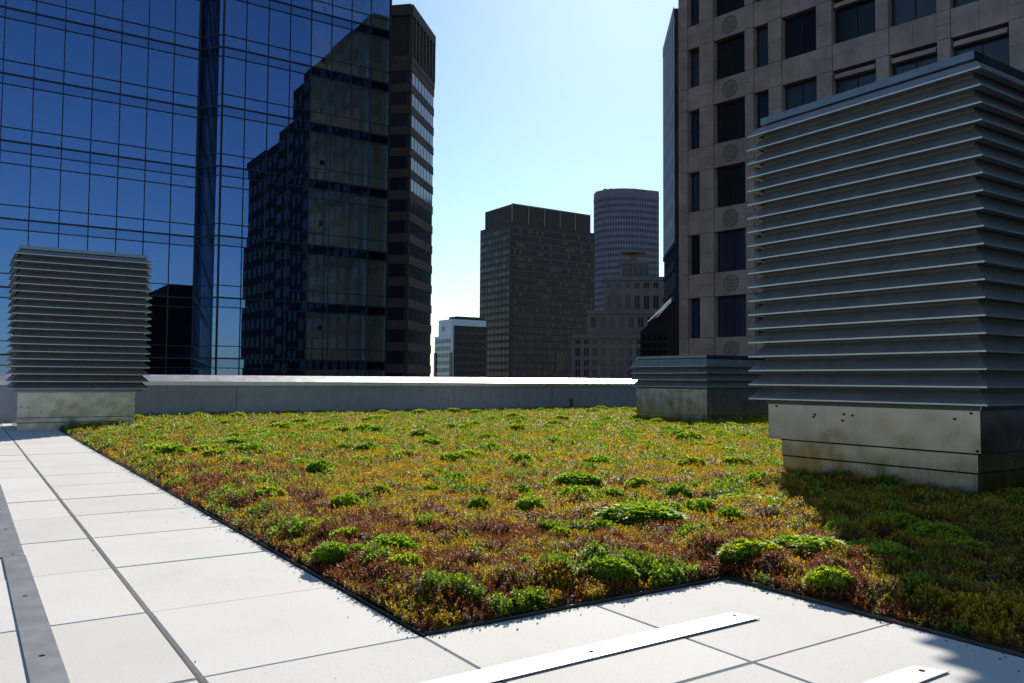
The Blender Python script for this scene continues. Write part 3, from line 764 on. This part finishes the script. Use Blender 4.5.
# ------------------------------------------------------------------ lattice tower beside the granite tower
lt = thing('office_tower', 'slender white-gridded tower seen edge-on against the left side of the granite tower', 'building', (0,0,STREET))
A = plan(675.3, 130); d37 = Vector((math.sin(R(38.5)), math.cos(R(38.5)))); lt.location = (A.x, A.y, STREET)
L = along(A, d37, 664.3); B = A+d37*L; nv = Vector((d37.y, -d37.x)); zt = zz(1, 677, 130)
MB().prism([tuple(A), tuple(B), tuple(B+nv*14), tuple(A+nv*14)], STREET, zt).build('body', 'navy', lt)
u, n, L = face(A, B); fr = MB(); wn = []
nb = 6; ph_ = 3.6; z = zt-12; nr = 0
for i in range(nb+1): fr.obox(A, u, n, max(0, L*i/nb-.9), min(L, L*i/nb+.9), .02, .14, zz(262, 668, 150), zt-.3)
while z > zz(262, 668, 150):
    fr.obox(A, u, n, 0, L, .02, .10, z-.55, z+.55)
    for i in range(nb): wn.append(MB().obox(A, u, n, L*i/nb+.95, L*(i+1)/nb-.95, .015, .05, z-ph_+.6, z-.6))
    z -= ph_
fr.obox(A, u, n, 0, L, .02, .18, zt-1.4, zt+.2)
fr.build('grid_frame', 'lattice', lt); windows(lt, wn, 'slot', 'window', 100)
m = MB()
z = zz(262, 668, 150)
while z > -5:
    m.obox(A, u, n, 0, L, .02, .2, z-.4, z+.4); z -= ph_
m.build('shadowed_lower_bands', 'navy', lt)  # navy instead of pale grid: the shadow low down is put into the colour

# dark building with a sloping glazed roof in front of it
gb = thing('glazed_building', 'dark building with a steep sloping roof and a bright metal edge', 'building', (0,0,STREET))
D = 110; O = plan(660, D); gb.location = (O.x, O.y, STREET); ang = -az_of(660); ux = Vector((math.cos(ang), math.sin(ang))); un = Vector((math.sin(ang), -math.cos(ang)))
X_ = lambda px: (px-660)*D/FPX
prof = [(X_(641), STREET), (X_(641), zz(332, 660, D)), (X_(672), zz(301, 660, D)), (X_(690), zz(301, 660, D)), (X_(690), STREET)]
m = MB(); n_ = len(prof); Pq = lambda a, b, z: (O.x+ux.x*a+un.x*b, O.y+ux.y*a+un.y*b, z)
m.add([Pq(a, 0, z) for a, z in prof]+[Pq(a, -16, z) for a, z in prof], [tuple(range(n_))[::-1], tuple(range(n_, 2*n_))]+[(i, (i+1)%n_, n_+(i+1)%n_, n_+i) for i in range(n_)])
m.build('body', 'navy', gb)
m = MB()
for (pa, ya, pb, yb, th) in ((648, 322.5, 671, 300.2, .32), (657, 318, 669, 303.5, .12)):
    a0, a1, z0, z1 = X_(pa), X_(pb), zz(ya, 660, D), zz(yb, 660, D)
    m.add([Pq(a0,.05,z0), Pq(a1,.05,z1-th), Pq(a1,.05,z1+th), Pq(a0,.05,z0+.1), Pq(a0,.5,z0), Pq(a1,.5,z1-th), Pq(a1,.5,z1+th), Pq(a0,.5,z0+.1)],
          [(0,1,2,3),(7,6,5,4),(0,4,5,1),(1,5,6,2),(2,6,7,3),(3,7,4,0)])
m.build('ridge_edge', 'coping', gb)
wq = []
for i in range(6):
    for j in range(5):
        px = 643+5.2*j; yy = 336+7.2*i
        wq.append(MB().obox(O, ux, un, X_(px), X_(px+3.2), .03, .08, zz(yy+4, 660, D), zz(yy, 660, D)))
windows(gb, wq, 'slot', 'window', 100)

# ------------------------------------------------------------------ pink granite tower on the right
gr = thing('granite_tower', 'pink granite office tower with deep square windows and carved round emblems, filling the upper right', 'building', (0,0,STREET))
D = 70; A = plan(679.3, D); VPA = R(-9.0); ud = Vector((-math.sin(VPA), -math.cos(VPA))); gr.location = (A.x, A.y, STREET)
nd = Vector((ud.y, -ud.x)); nd = -nd if nd.dot(A) > 0 else nd
S = lambda px: along(A, ud, px)
zf = lambda py, px=692: EYE+(A+ud*S(px)).length*math.cos(az_of(px)-YAW)*(379.5-py)/FPX
tops = [zf(t) for t in (296.3, 231.3, 168, 105)]; fh = (tops[3]-tops[0])/3; wh = tops[0]-zf(336.7)
levels = [tops[0]+fh*i for i in range(-4, 11)]
zroof = levels[-1]+3
cols = [(688.3,700.2,0),(714.5,746.5,1),(755.5,770.5,0),(784,819.5,2),(835.5,880,2),(893.5,942.5,2),(956.5,1016,2)]
cs = [(S(a), S(b), k) for a, b, k in cols]
last = cs[-1][1]
x = last+1.6
for i in range(4): cs.append((x, x+5.0, 2)); x += 6.3
Lf = x
dpt = .75
core = MB(); core.obox(A, ud, nd, .0, Lf, -26, -dpt-.05, STREET, zroof-.02); core.build('body', 'granite', gr)
# stone skin: piers full height and spandrels between windows, with panel joints left open
sk = MB(); jt = .018
xs = [0]+[v for c in cs for v in c[:2]]+[Lf]
for i in range(0, len(xs)-1, 2):
    a, b = xs[i], xs[i+1]
    zc = levels[0]-wh
    for lv_ in levels:
        for (za, zb) in ((lv_-wh, lv_), (lv_, lv_+fh-wh)):
            mid = (za+zb)/2
            sk.obox(A, ud, nd, a+(jt if i else 0), b-jt, -dpt-.04, 0, za+jt, mid-jt/2 if zb-za > 1.9 else zb-jt)
            if zb-za > 1.9: sk.obox(A, ud, nd, a+(jt if i else 0), b-jt, -dpt-.04, 0, mid+jt/2, zb-jt)
for a, b, k in cs:
    n_ = 1 if b-a < 2.2 else 2
    for lv_ in levels:
        for j in range(n_): sk.obox(A, ud, nd, a+(b-a)*j/n_+jt*.5, a+(b-a)*(j+1)/n_-jt*.5, -dpt-.04, -.10, lv_+.0, lv_+fh-wh)
sk.obox(A, ud, nd, 0, Lf, -dpt-.04, -.02, STREET, levels[0]-wh-.02)
sk.build('stone_cladding', 'granite', gr)
ba = MB(); ba.obox(A, ud, nd, .01, Lf-.01, -dpt-.045, -.22, levels[0]-wh, zroof-.03)
# (joint backing only where there is stone)
wins, mull, head = [], MB(), MB()
for a, b, k in cs:
    for li, lv_ in enumerate(levels):
        m = MB(); m.obox(A, ud, nd, a, b, -dpt+.02, -dpt+.06, lv_-wh, lv_)
        wins.append((0 if 4 <= li <= 9 and a < 27 else 1, m))
        mull.obox(A, ud, nd, a, a+.10, -dpt+.07, -dpt+.16, lv_-wh, lv_); mull.obox(A, ud, nd, b-.10, b, -dpt+.07, -dpt+.16, lv_-wh, lv_)
        mull.obox(A, ud, nd, a+.11, b-.11, -dpt+.07, -dpt+.15, lv_-.12, lv_)
        if b-a > 2.2: mull.obox(A, ud, nd, (a+b)/2-.04, (a+b)/2+.04, -dpt+.07, -dpt+.14, lv_-wh, lv_-.125)
        if k == 2 and a > S(830) and li >= 7:
            for q in range(2): MB().obox(A, ud, nd, a+.12, b-.12, -dpt+.16, -.25+.1*q, lv_-.42-.2*q, lv_-.26-.2*q).build('window_head_louvre', 'granite', gr)
wins.sort(key=lambda t: t[0])
windows(gr, [m for _, m in wins], 'glassb', 'window', 100, ['glassb', 'glassb', 'glassd', 'glassc'])
mull.build('window_frames', 'mull', gr)
# carved round emblems under the wide corner window
a, b, k = cs[1]
cx = a+(b-a)*.52; rr_ = (fh-wh)*.36
for li in range(2, 11):
    zc = levels[li]+(fh-wh)*.5
    m = MB(); N = 28
    def ringp(ra, rb):
        vs = []
        for i in range(N):
            th = 2*math.pi*i/N
            for (rad_, off) in ((ra, -.095), (rb, -.095), (rb, -.04), (ra, -.04)):
                pa = cx+rad_*math.cos(th); vs.append((A.x+ud.x*pa+nd.x*off, A.y+ud.y*pa+nd.y*off, zc+rad_*math.sin(th)))
        m.add(vs, [(4*i+j, 4*((i+1)%N)+j, 4*((i+1)%N)+(j+1)%4, 4*i+(j+1)%4) for i in range(N) for j in range(4)])
    ringp(rr_*.86, rr_); 
    for f_ in (-.38, 0, .38):
        h_ = rr_*.8*math.sqrt(1-f_*f_)
        m.obox(A, ud, nd, cx+rr_*f_-.05, cx+rr_*f_+.05, -.095, -.05, zc-h_, zc+h_)
        m.obox(A, ud, nd, cx-h_, cx+h_, -.094, -.055, zc+rr_*f_-.05, zc+rr_*f_+.05)
    m.build('round_emblem', 'medal', gr)

# ------------------------------------------------------------------ buildings behind the viewpoint, seen mirrored in the glass tower
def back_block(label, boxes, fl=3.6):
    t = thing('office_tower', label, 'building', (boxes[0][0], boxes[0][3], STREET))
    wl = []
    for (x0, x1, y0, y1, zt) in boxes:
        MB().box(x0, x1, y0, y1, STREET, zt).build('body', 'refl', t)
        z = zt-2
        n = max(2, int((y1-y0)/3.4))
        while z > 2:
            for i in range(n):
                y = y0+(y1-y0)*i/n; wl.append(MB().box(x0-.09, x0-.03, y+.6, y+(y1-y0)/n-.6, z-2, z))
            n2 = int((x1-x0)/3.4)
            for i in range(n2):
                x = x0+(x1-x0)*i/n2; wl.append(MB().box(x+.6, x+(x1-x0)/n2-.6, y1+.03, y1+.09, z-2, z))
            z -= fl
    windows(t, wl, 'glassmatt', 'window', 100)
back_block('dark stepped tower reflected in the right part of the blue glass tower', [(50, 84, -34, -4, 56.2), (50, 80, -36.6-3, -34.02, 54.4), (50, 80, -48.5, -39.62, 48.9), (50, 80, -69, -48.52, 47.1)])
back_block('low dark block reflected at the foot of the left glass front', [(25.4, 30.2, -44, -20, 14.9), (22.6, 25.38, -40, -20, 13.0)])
back_block('dark block hidden behind the granite tower, mirrored in the windows of the banded brown tower', [(158, 190, 128, 154, 50)])
